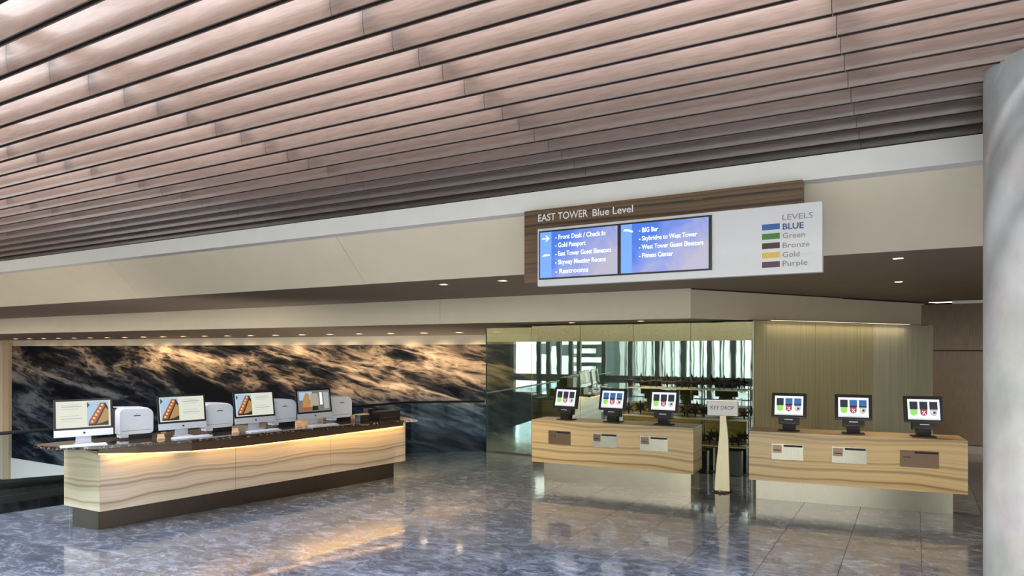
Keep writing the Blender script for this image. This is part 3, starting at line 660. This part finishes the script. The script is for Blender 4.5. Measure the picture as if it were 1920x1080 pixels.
def terminal(variant):
    root = empty('kiosk_terminal', (0, 0, 0))
    MB().box(-.13, .13, -.05, .12, 0, .012, .004).build('base_plate', M['blackmatt'], root)
    nk = MB(); nk.loft([[(-.07, -.02, 0), (.07, -.02, 0), (.07, .08, 0), (-.07, .08, 0)], [(-.075, -.03, .06), (.075, -.03, .06), (.08, .08, .06), (-.08, .08, .06)], [(-.07, .0, .16), (.07, .0, .16), (.07, .09, .16), (-.07, .09, .16)]]); nk.build('neck', M['black'], root, bevel=.004)
    T = Matrix.Translation((0, -.03, .10)) @ Matrix.Rotation(R(-14), 4, 'X')
    pb = MB(); pb.box(-.125, .125, -.02, .10, 0, .085, .008); pb.xf(T); pr = pb.build('printer_bar', M['black'], root)
    lg = MB(); lg.box(-.05, .05, -.0225, -.02, .045, .056); lg.xf(T); lg.build('badge', M['alu'], pr)
    T2 = T @ Matrix.Translation((0, -.02, .075))
    sc_ = MB(); sc_.box(-.212, .212, 0, .045, 0, .325, .01); sc_.xf(T2); so = sc_.build('screen_frame', M['black'], root)
    mats = [M[x] for x in ('scr_white', 'scr_dark', 'scr_blue2', 'scr_green', 'scr_red', 'scr_pale')]
    d = MB(); x0, x1, z0, z1_ = -.172, .172, .035, .285
    d.rect(x0, x1, z0, z1_, -.001)
    W3 = (x1 - x0)
    for q in range(3):
        cx_ = x0 + W3 * (.19 + .31 * q); hw = W3 * .125
        d.mi = 1 if (variant == 0 or q == 0) else 2
        if variant == 2 and q == 0: d.mi = 2
        d.rect(cx_ - hw, cx_ + hw, z0 + .125, z1_ - .03, -.002)
        d.mi = 1; d.rect(cx_ - hw, cx_ + hw, z0 + .125, z0 + .145, -.0025)
        d.mi = (3, 4, 5)[q]; d.disc(cx_, z0 + .085, hw * .88, -.002)
        d.rect(cx_ - hw * .86, cx_ + hw * .86, z0 + .08, z0 + .125, -.0022)
        d.mi = (0, 0, 1)[q]
        if q == 1: d.xz([(cx_ - .018, z0 + .066), (cx_ - .010, z0 + .06), (cx_ + .020, z0 + .102), (cx_ + .012, z0 + .108)], -.003); d.disc(cx_ - .012, z0 + .10, .008, -.003, 10); d.disc(cx_ + .014, z0 + .068, .008, -.003, 10)
        if q == 2: d.disc(cx_ + .006, z0 + .088, .014, -.003, 12); d.mi = 0; d.disc(cx_ - .018, z0 + .095, .009, -.003, 12)
        if q == 0: d.mi = 5; d.disc(cx_, z0 + .088, .010, -.003, 12)
    d.mi = 5; d.rect(x0 + .01, x1 - .01, z0 + .006, z0 + .014, -.002)
    d.xf(T2); d.build('display', mats, so)
    return root
def look(loc, frac=1.0, extra=0.0):     # yaw so that local -y faces the viewer
    v = Vector((0, 0)) - Vector((loc.x, loc.y)); return math.atan2(v.x, -v.y) * frac + extra
proto = {v: terminal(v) for v in (0, 1, 2)}
used = set()
def put(root, L, rz, px, variant, label, yaw, group):
    # foot centre: .22 m behind the counter front
    d = Vector((math.cos(rz), math.sin(rz), 0)); n = Vector((-d.y, d.x, 0))
    o_ = root.location + n * .2
    th_ = math.atan((px - 960) / F) - YAW; dd = Vector((math.sin(th_), math.cos(th_)))
    det = d.x * (-dd.y) + dd.x * d.y; u = (-o_.x * (-dd.y) - dd.x * o_.y) / det
    p = o_ + d * u; p.z = .93
    o = proto[variant] if variant not in used else copy_tree(proto[variant]); used.add(variant)
    o.location = p; o.rotation_euler = (0, 0, yaw); tag(o, label, 'terminal', group); return o
put(K1, L1_, rz1, 1060, 0, 'black touch terminal over the dark bronze plate, leftmost on the left counter', rz1 - R(10), 'terminals on the left counter')
put(K1, L1_, rz1, 1148, 2, 'black touch terminal with blue cards, middle of the left counter', rz1 - R(7), 'terminals on the left counter')
put(K1, L1_, rz1, 1244, 0, 'black touch terminal, rightmost on the left counter nearest the key drop', rz1 - R(2), 'terminals on the left counter')
put(K2, L2_, rz2, 1479, 1, 'black touch terminal with blue cards, leftmost on the right counter', rz2 - R(4), 'terminals on the right counter')
put(K2, L2_, rz2, 1600, 1, 'black touch terminal with blue cards, middle of the right counter', rz2 + R(0), 'terminals on the right counter')
put(K2, L2_, rz2, 1732, 0, 'black touch terminal with dark cards, rightmost on the right counter near the column', rz2 + R(5), 'terminals on the right counter')

# ================================================================== KEY DROP
kp = P(1355, 922, 0); kr = empty('key_drop', kp, rz2 + R(2)); tag(kr, 'slim metal key drop stand with flared post between the two kiosk counters', 'stand')
rings = []
for (z, xl, xr, dpt) in ((.02, -.105, .10, .06), (.15, -.10, .098, .058), (.35, -.088, .092, .055), (.55, -.068, .086, .05), (.72, -.050, .082, .045), (.85, -.042, .070, .04), (1.0, -.038, .052, .036), (1.07, -.038, .048, .036)):
    rings.append([(xl, -dpt, z), (xr, -dpt, z), (xr, dpt, z), (xl, dpt, z)])
MB().loft(rings).build('post', brushed('pale_steel', (.42, .36, .25), .45), kr, smooth=True, bevel=.004)
MB().cyl(0, 0, 0, .02, .14, .13, 32).build('foot_plate', M['darksteel'], kr)
MB().cyl(-.03, -.10, .02, .035, .018, .014, 12).build('foot_bolt', M['steel'], kr)
bx = MB().box(-.20, .205, -.07, .14, 1.07, 1.275, .006).build('drop_box', M['sign_white'], kr)
lt = MB(); add_text(lt, 'KEY DROP', -.155, 1.155, -.0715, .31, .052, .0); lt.build('lettering', M['letter_dark'], bx)
MB().box(-.21, .25, -.08, .15, 1.275, 1.287, .003).build('lid', M['steel'], kr)

# ================================================================== RECEPTION DESK
PL, PR = P(187, 960, .23), P(760, 864, .23)
d3 = (PR - PL); d3.z = 0; DL = d3.length; d3.normalize(); n3 = Vector((d3.y, -d3.x, 0)); rzd = math.atan2(d3.y, d3.x)
desk = empty('reception_desk', (PL.x, PL.y, 0), rzd); tag(desk, 'long banded onyx reception desk with dark marble top and glowing light strip', 'desk')
# local frame: x along the front, y back (-n3)
def loc3(p): q = p - Vector((PL.x, PL.y, 0)); return Vector((q.x * d3.x + q.y * d3.y, -(q.x * n3.x + q.y * n3.y), q.z))
EL = loc3(P(120, 947, .23))
zp = lambda x: .885 - .045 * max(0, min(1, x / DL))
js = [0, DL * .355, DL * .68, DL]
for a, b in zip(js[:-1], js[1:]):
    mb = MB(); mb.prism([(a + .003, 0), (b - .003, 0), (b - .003, .03), (a + .003, .03)], .23, [zp(a), zp(b), zp(b), zp(a)]); mb.build('front_panel', M['wood_desk'], desk)
mb = MB(); ex, ey = EL.x, EL.y
mb.prism([(ex, ey), (0, 0), (.03, .03), (ex + .03, ey)], .23, .885); mb.build('end_panel', wavy_wood('banded_onyx_end', (.52, .48, .35), (.42, .37, .24), (.24, .19, .11), 13, .22, .25, 1.3, 1.2), desk)
MB().prism([(.035, .035), (DL - .01, .035), (DL - .01, ey), (ex + .045, ey)], .24, .86).build('carcass', M['darksteel'], desk)
MB().prism([(DL - .03, .0), (DL, .0), (DL, ey), (DL - .03, ey)], .23, .84).build('end_panel', M['wood_desk'], desk)
BL, BR = loc3(P(184, 994, 0)), loc3(P(738, 895, 0))
bl2 = loc3(P(136, 987, 0))
MB().prism([(BL.x, BL.y), (BR.x, BR.y), (BR.x, ey - .05), (bl2.x, bl2.y)], 0, .235).build('plinth', M['darksteel'], desk)
# counter top with bowed front
ZS = .955
front_px = [(62, 834), (105, 837.5), (150, 837.5), (187, 836), (260, 831.5), (360, 824.5), (450, 816), (540, 807), (620, 799.5), (700, 792.5), (757, 787.5), (784, 787)]
fr = [loc3(P(x, y, ZS)) for x, y in front_px]
back = [(fr[-1].x - .05, fr[-1].y + .35), (DL - .1, .66), (0, .62), (fr[0].x + .25, .56), (fr[0].x + .05, .40)] if False else [(DL + .05, .70), (-.2, .66)]
outl = [(p.x, p.y) for p in fr] + back
MB().prism(outl, ZS - .035, ZS).build('countertop', M['marble'], desk, bevel=.004)
# apron under the edge, deeper in the middle, and the light strip below it
ap = MB(); n = len(fr) - 1; top = []; st = []
idx = range(3, 11)
ring = []
def apz(px): 
    u = (px - 187) / (757 - 187); return ZS - .085 - .055 * math.sin(math.pi * max(0, min(1, u)))
for k_ in idx:
    p = fr[k_]; y_ = p.y + .012; za = apz(front_px[k_][0])
    ring.append([(p.x, y_, ZS - .036), (p.x, y_, za), (p.x, max(y_ + .03, -.004) if False else y_ + .05, za), (p.x, y_ + .05, ZS - .036)])
ap.loft(ring); ap.build('apron', plain('dark_brown_apron', (.06, .032, .015), .35), desk)
st = MB(); pts_ = []
for k_ in idx:
    p = fr[k_]; za = apz(front_px[k_][0]); pts_.append((p.x, p.y + .035, za - .006))
st.tube(pts_, .008, 8); led = st.build('light_strip', M['led'], desk); led['label'] = 'glowing warm light strip'
# sloping underside from apron back to the panel top
un = MB(); 
for a, b in zip(list(idx)[:-1], list(idx)[1:]):
    pa, pb_ = fr[a], fr[b]; za, zb_ = apz(front_px[a][0]), apz(front_px[b][0])
    un.mesh([(pa.x, pa.y + .06, za + .01), (pb_.x, pb_.y + .06, zb_ + .01), (pb_.x, .02, zb_ + .03), (pa.x, .02, za + .03)], [(3, 2, 1, 0)])
un.build('underside', plain('brown_underside', (.05, .03, .015), .8), desk)

al = bpy.data.lights.new('strip_lamp', 'AREA'); al.shape = 'RECTANGLE'; al.size = DL * .97; al.size_y = .03; al.energy = 9; al.color = (1, .62, .2)
ao = bpy.data.objects.new('strip_lamp', al); C.objects.link(ao); ao.parent = desk; ao.location = (DL / 2, -.06, .852); ao.rotation_euler = (R(12), 0, 0)
al2 = bpy.data.lights.new('strip_lamp', 'AREA'); al2.shape = 'RECTANGLE'; al2.size = DL * .72; al2.size_y = .03; al2.energy = 3.5; al2.color = (1, .60, .18)
ao2 = bpy.data.objects.new('strip_lamp', al2); C.objects.link(ao2); ao2.parent = desk; ao2.location = (DL * .60, -.17, .80); ao2.rotation_euler = (R(50), 0, R(-2))
# ---- computers
def computer(variant):
    root = empty('desktop_computer', (0, 0, 0)); Wd, Hh = .56, .41; z0 = .085
    sf = MB(); sf.loft([[(-.09, -.07, 0), (.09, -.07, 0), (.09, .09, 0), (-.09, .09, 0)], [(-.09, -.07, .006), (.09, -.07, .006), (.09, .09, .006), (-.09, .09, .006)]]); 
    sf.loft([[(-.075, .06, .005), (.075, .06, .005), (.075, .075, .005), (-.075, .075, .005)], [(-.07, .035, .20), (.07, .035, .20), (.07, .045, .20), (-.07, .045, .20)]]); sf.build('stand', M['alu'], root)
    T = Matrix.Translation((0, 0, z0)) @ Matrix.Rotation(R(-9), 4, 'X')
    b = MB(); b.box(-Wd / 2, Wd / 2, 0, .008, .075, Hh, .003); b.xf(T); b.build('screen_frame', M['black'], root)
    b = MB(); b.loft([[(-Wd / 2, .008, 0), (Wd / 2, .008, 0), (Wd / 2, .008, Hh), (-Wd / 2, .008, Hh)], [(-Wd * .3, .045, Hh * .2), (Wd * .3, .045, Hh * .2), (Wd * .3, .045, Hh * .8), (-Wd * .3, .045, Hh * .8)]]); b.xf(T); b.build('back_shell', M['alu'], root)
    b = MB(); b.box(-Wd / 2, Wd / 2, -.002, .008, 0, .075, .002); b.xf(T); ch = b.build('chin', M['alu'], root)
    b = MB()                            # small fruit-like mark on the chin
    b.disc(-.003, .037, .009, -.003, 14); b.disc(.004, .037, .009, -.003, 14); b.xz([(0, .047), (.004, .049), (.006, .055), (.002, .053)], -.003); b.xf(T); b.build('emblem', M['blackmatt'], ch)
    names = ('scr_doc', 'scr_grey', 'scr_sky', 'scr_brick', 'scr_amber', 'scr_ochre', 'scr_black', 'scr_navy', 'scr_beige', 'scr_frame', 'scr_white')
    mats = [M[x] for x in names]; ix = {k_: i for i, k_ in enumerate(names)}
    d = MB(); x0, x1, za, zb_ = -Wd / 2 + .022, Wd / 2 - .022, .098, Hh - .022; Wx, Hx = x1 - x0, zb_ - za
    def r_(m, a, b_, c, e, y): d.mi = ix[m]; d.rect(x0 + a * Wx, x0 + b_ * Wx, za + c * Hx, za + e * Hx, y)
    def poly(m, pts, y): d.mi = ix[m]; d.xz([(x0 + a * Wx, za + b_ * Hx) for a, b_ in pts], y)
    if variant < 2:
        flip = variant == 1; o = .02 if flip else .56; wd = .40
        r_('scr_doc', 0, 1, 0, 1, -.001)
        o2 = .48 if flip else .05; wid = .44
        for (a, h) in ((.86, .012), (.78, .03), (.70, .012), (.44, .014), (.33, .03), (.25, .01)): r_('scr_grey', o2 + .04, o2 + wid - (.02 if h > .02 else .08), a, a + h, -.0015)
        r_('scr_sky', o, o + wd, .04, .97, -.0015)
        q = lambda u: o + u * wd
        poly('scr_navy', [(q(.0), .72), (q(.14), .84), (q(0), .95)], -.002)
        poly('scr_black', [(q(.06), .04), (q(1), .04), (q(1), .70), (q(.88), .9), (q(.62), .9), (q(.10), .24)], -.002)
        poly('scr_brick', [(q(.12), .10), (q(.36), .12), (q(.84), .78), (q(.80), .88), (q(.60), .86), (q(.12), .26)], -.0025)
        poly('scr_ochre', [(q(.44), .10), (q(.72), .14), (q(.98), .22), (q(.98), .62), (q(.86), .72)], -.0025)
        for w_ in range(6):
            u = .16 + .095 * w_; v_ = .17 + .125 * w_
            poly('scr_amber', [(q(u), v_), (q(u + .11), v_ - .02), (q(u + .14), v_ + .055), (q(u + .04), v_ + .08)], -.003)
    else:
        r_('scr_frame', 0, 1, 0, 1, -.001); r_('scr_sky', .05, .45, .55, .95, -.0015)
        poly('scr_ochre', [(.12, .12), (.36, .12), (.36, .80), (.26, .92), (.16, .62)], -.002); poly('scr_beige', [(.36, .2), (.66, .3), (.62, .86), (.40, .86)], -.002)
        r_('scr_brick', .08, .40, .06, .22, -.0025); r_('scr_white', .68, .76, .30, .90, -.002); r_('scr_grey', .80, .96, .1, .9, -.002); poly('scr_black', [(.42, .05), (.62, .05), (.60, .24), (.44, .28)], -.0025)
    d.xf(T); d.build('display', mats, root); return root
comp = {v: computer(v) for v in (0, 1, 2)}; usedc = set()
def yaw_to(v): return math.atan2(v.x, -v.y)
ny = yaw_to(n3)
def on_desk(px, back):
    o_ = Vector((PL.x, PL.y)) - n3.to_2d() * back; d = d3
    th_ = math.atan((px - 960) / F) - YAW; dd = Vector((math.sin(th_), math.cos(th_)))
    det = d.x * (-dd.y) + dd.x * d.y; u = (-o_.x * (-dd.y) - dd.x * o_.y) / det
    return Vector((o_.x + d.x * u, o_.y + d.y * u, ZS))
def put_comp(px, back, variant, label, yaw):
    p = on_desk(px, back)
    o = comp[variant] if variant not in usedc else copy_tree(comp[variant]); usedc.add(variant)
    o.location = p; o.rotation_euler = (0, 0, yaw); tag(o, label, 'computer', 'desktop computers on the reception desk')
put_comp(158, .24, 0, 'silver desktop computer at the near left end, picture on the right of its screen', ny - R(12))
put_comp(344, .10, 1, 'silver desktop computer second from the left on the reception desk', ny - R(4))
put_comp(480, .03, 1, 'silver desktop computer third from the left on the reception desk', ny - R(2))
put_comp(592, -.08, 2, 'silver desktop computer with a darker interior picture, farthest on the desk', ny - R(0))
# ---- printers
def printer():
    root = empty('printer', (0, 0, 0)); Wd, Hh, D = .37, .36, .34
    def rr(x0, x1, z0, z1_, rs):
        out = []
        for (cx_, cz_, a0, r) in ((x0, z0, 180, rs[0]), (x1, z0, 270, rs[1]), (x1, z1_, 0, rs[2]), (x0, z1_, 90, rs[3])):
            ox = cx_ + (r if cx_ == x0 else -r); oz = cz_ + (r if cz_ == z0 else -r)
            for k_ in range(6): a = R(a0 + 90 * k_ / 5); out.append((ox + r * math.cos(a), oz + r * math.sin(a)))
        return out
    pr = rr(-Wd / 2, Wd / 2, .05, Hh, (.02, .04, .07, .05))
    pr = [(x, z - max(0, x) * .10 if z > .2 else z) for x, z in pr]
    # front shell
    n = len(pr); mb = MB(); mb.loft([[(x * .965, -.012, .2 + (z - .2) * .965) for x, z in pr], [(x, 0, z) for x, z in pr], [(x, .14, z) for x, z in pr]]); mb.f[-1:] = mb.f[-1:]; mb.build('front_shell', M['white'], root, smooth=True)
    hood = [(x, z) for x, z in pr]
    mb = MB(); mb.loft([[(x, .14, z) for x, z in hood], [(x * .98, D, .05 + (z - .05) * .93) for x, z in hood]]); mb.build('body', M['black'], root, smooth=True)
    mb = MB(); mb.box(-Wd / 2 + .03, Wd / 2 - .05, .02, D - .03, Hh * .985, Hh + .004, .003) ; mb.v = [Vector((v.x, v.y, v.z - max(0, v.x) * .10)) for v in mb.v]; mb.build('top_cover', M['white'], root)
    MB().box(-Wd / 2 + .10, Wd / 2 - .01, .01, D - .02, 0, .05, .006).build('paper_tray', M['black'], root)
    MB().box(-Wd / 2 + .01, -Wd / 2 + .10, -.008, .12, .02, .06, .01).build('corner_foot', M['white'], root)
    p = MB(); p.box(-Wd / 2 + .02, Wd / 2 - .03, -.0135, -.012, .095, .10); p.build('tray_seam', M['letter_grey'], root)
    MB().box(-.035, .04, -.014, -.012, .262, .272).build('badge', M['letter_dark'], root)
    MB().box(-.006, .006, -.014, -.012, .282, .292).build('indicator', M['letter_grey'], root)
    return root
pp = printer()
plabels = ['white desktop printer between the first and second computers from the left', 'white desktop printer between the second and third computers from the left', 'white desktop printer between the third and farthest computers', 'white desktop printer right of the farthest computer on the desk']
for q, ((px, bk), lab) in enumerate(zip(((256, .27), (411, .16), (533, .10), (640, .02)), plabels)):
    p = on_desk(px, bk); o = pp if q == 0 else copy_tree(pp); o.location = p; o.rotation_euler = (0, 0, ny + (R(-4), 0, 0, 0)[q]); tag(o, lab, 'printer', 'printers on the reception desk')
# ---- keyboards
def keyboard():
    root = empty('keyboard', (0, 0, 0)); mb = MB(); mb.loft([[(-.215, -.06, 0), (.215, -.06, 0), (.215, .06, 0), (-.215, .06, 0)], [(-.215, -.06, .006), (.215, -.06, .006), (.215, .06, .016), (-.215, .06, .016)]]); mb.build('case', M['alu'], root)
    kb = MB()
    for r_ in range(5):
        for c_ in range(14): 
            x = -.205 + c_ * .0295; y = -.052 + r_ * .0215; z = .007 + (y + .06) / .12 * .01; kb.box(x, x + .026, y, y + .018, z, z + .003)
    tag(kb.build('keys', M['white'], root), kind='stuff'); return root
kb0 = keyboard()
for q, ((px, bk), lab) in enumerate(zip(((157, .06), (360, -.14), (495, -.22), (607, -.28)), ('slim white keyboard under the near left computer', 'slim white keyboard in front of the second computer from the left', 'slim white keyboard in front of the third computer from the left', 'slim white keyboard in front of the farthest computer'))):
    p = on_desk(px, bk); o = kb0 if q == 0 else copy_tree(kb0); o.location = p; o.rotation_euler = (0, 0, ny - (R(12), R(4), 0, 0)[q]); tag(o, lab, 'keyboard', 'keyboards on the reception desk')
# ---- card holders and end-of-desk devices
def holder():
    root = empty('card_holder', (0, 0, 0)); MB().box(-.04, .04, 0, .045, 0, .018, .003).build('base', M['tan'], root); mb = MB(); mb.box(-.036, .036, .02, .028, .015, .062); mb.xf(Matrix.Rotation(R(-10), 4, 'X')); mb.build('cards', M['tan'], root); return root
h0 = holder()
for q, ((px, bk), lab) in enumerate(zip(((303, -.02), (443, -.13), (562, -.2)), ('small tan card holder beside the first printer from the left', 'small tan card holder beside the second printer from the left', 'small tan card holder beside the third printer from the left'))):
    p = on_desk(px, bk); o = h0 if q == 0 else copy_tree(h0); o.location = p; o.rotation_euler = (0, 0, ny - R(8)); tag(o, lab, 'card holder', 'card holders on the reception desk')
def device(px, py, w_, h_, dd_, label, topm='tan'):
    p = P(px, py, ZS); p.z = ZS; root = empty('payment_device', p, ny); tag(root, label, 'device', None)
    MB().box(-w_ / 2, w_ / 2, 0, dd_, 0, h_, .006).build('body', M['black'], root)
    mb = MB(); mb.box(-w_ / 2 - .004, w_ / 2 + .004, -.004, dd_ + .004, h_, h_ + .010, .002); mb.build('top_plate', M[topm], root)
    MB().box(-w_ * .3, w_ * .3, -.003, 0, h_ * .25, h_ * .4).build('slot', M['bronze'], root); return root
device(731, 787.5, .40, .125, .16, 'black tan-topped equipment box at the far right end of the desk', 'bronze')
device(684, 791, .16, .10, .12, 'small black device with a tan top right of the last printer')
device(697, 780, .14, .10, .12, 'black box behind the small tan-topped device at the desk end', 'black')

# ================================================================== BALUSTRADE
bal = empty('balustrade', (E1.x, E1.y, 0)); tag(bal, 'frameless glass balustrade with slim black handrail along the open well', 'balustrade')
ed = (E1 - E0).normalized(); inn = Vector((ed.y, -ed.x))
pts = [E0 + inn * .05, E1 + inn * .03 - ed * .02, E2 + Vector((-.02, -.09))]
segs = []
L0 = (pts[1] - pts[0]).length; nseg = 11
for q in range(nseg): segs.append((pts[0].lerp(pts[1], q / nseg), pts[0].lerp(pts[1], (q + 1) / nseg)))
segs.append((pts[1], pts[2]))
for a, b in segs:
    u = (b - a).normalized(); nn_ = Vector((u.y, -u.x)) * .006; a2 = a + u * .006; b2 = b - u * .006
    MB().prism([tuple(a2 - nn_), tuple(a2 + nn_), tuple(b2 + nn_), tuple(b2 - nn_)][::-1], .0, .955).build('pane', M['balu'], bal, world=True)
MB().tube([(p.x, p.y, .98) for p in pts], .022, 10).build('handrail', M['black'], bal, world=True)
# lower level framework seen through the balustrade
fw = empty('steel_framework', (-16, 6, -4.7)); tag(fw, 'dark steel framework down in the open well left of the desk', 'framework')
def bar(p, q, r=.07):
    p = Vector(p); q = Vector(q); d = (q - p).normalized(); s_ = d.cross(Vector((0, 0, 1))).normalized() * r; u_ = s_.cross(d).normalized() * r
    MB().loft([[a + s_ + u_, a - s_ + u_, a - s_ - u_, a + s_ - u_] for a in (p, q)]).build('beam', M['blackbeam'], fw, world=True)
M['blackbeam'] = plain('black_steel', (.022, .018, .016), .45)
for zz, (l0, l1) in ((-.9, ((-40, 916), (200, 890))), (-.95, ((-40, 944), (200, 908)))):
    a = P(l0[0], l0[1], zz); b = P(l1[0], l1[1], zz); bar(a, b)
for q in range(9):
    u = q / 8; a = P(-40 + 240 * u, 916 - 26 * u, -1.0); b = P(-60 + 240 * (u + .12), 944 - 36 * u, -1.02); bar(a, b, .04)
for u in (0.1, .5, .9):
    a = P(-40 + 240 * u, 944 - 36 * u, -1.0); bar(a, Vector((a.x + .01, a.y, -4.65)), .08)
q1, q2 = P(-80, 906, -1.25), P(170, 886, -1.25); q3 = Vector((-8.9, 11.0, 0)); q4 = E0.lerp(E1, .45); q5 = E0.lerp(E1, .62)
dk = [(q1.x, q1.y), (q4.x - 3, q4.y - 1.5), (q4.x, q4.y), (q3.x, q3.y), (q2.x, q2.y)]
MB().prism(dk, -1.35, -1.25).build('dark_sheet', M['blackmatt'], fw, world=True)  # sheet added to darken the gaps between the beams
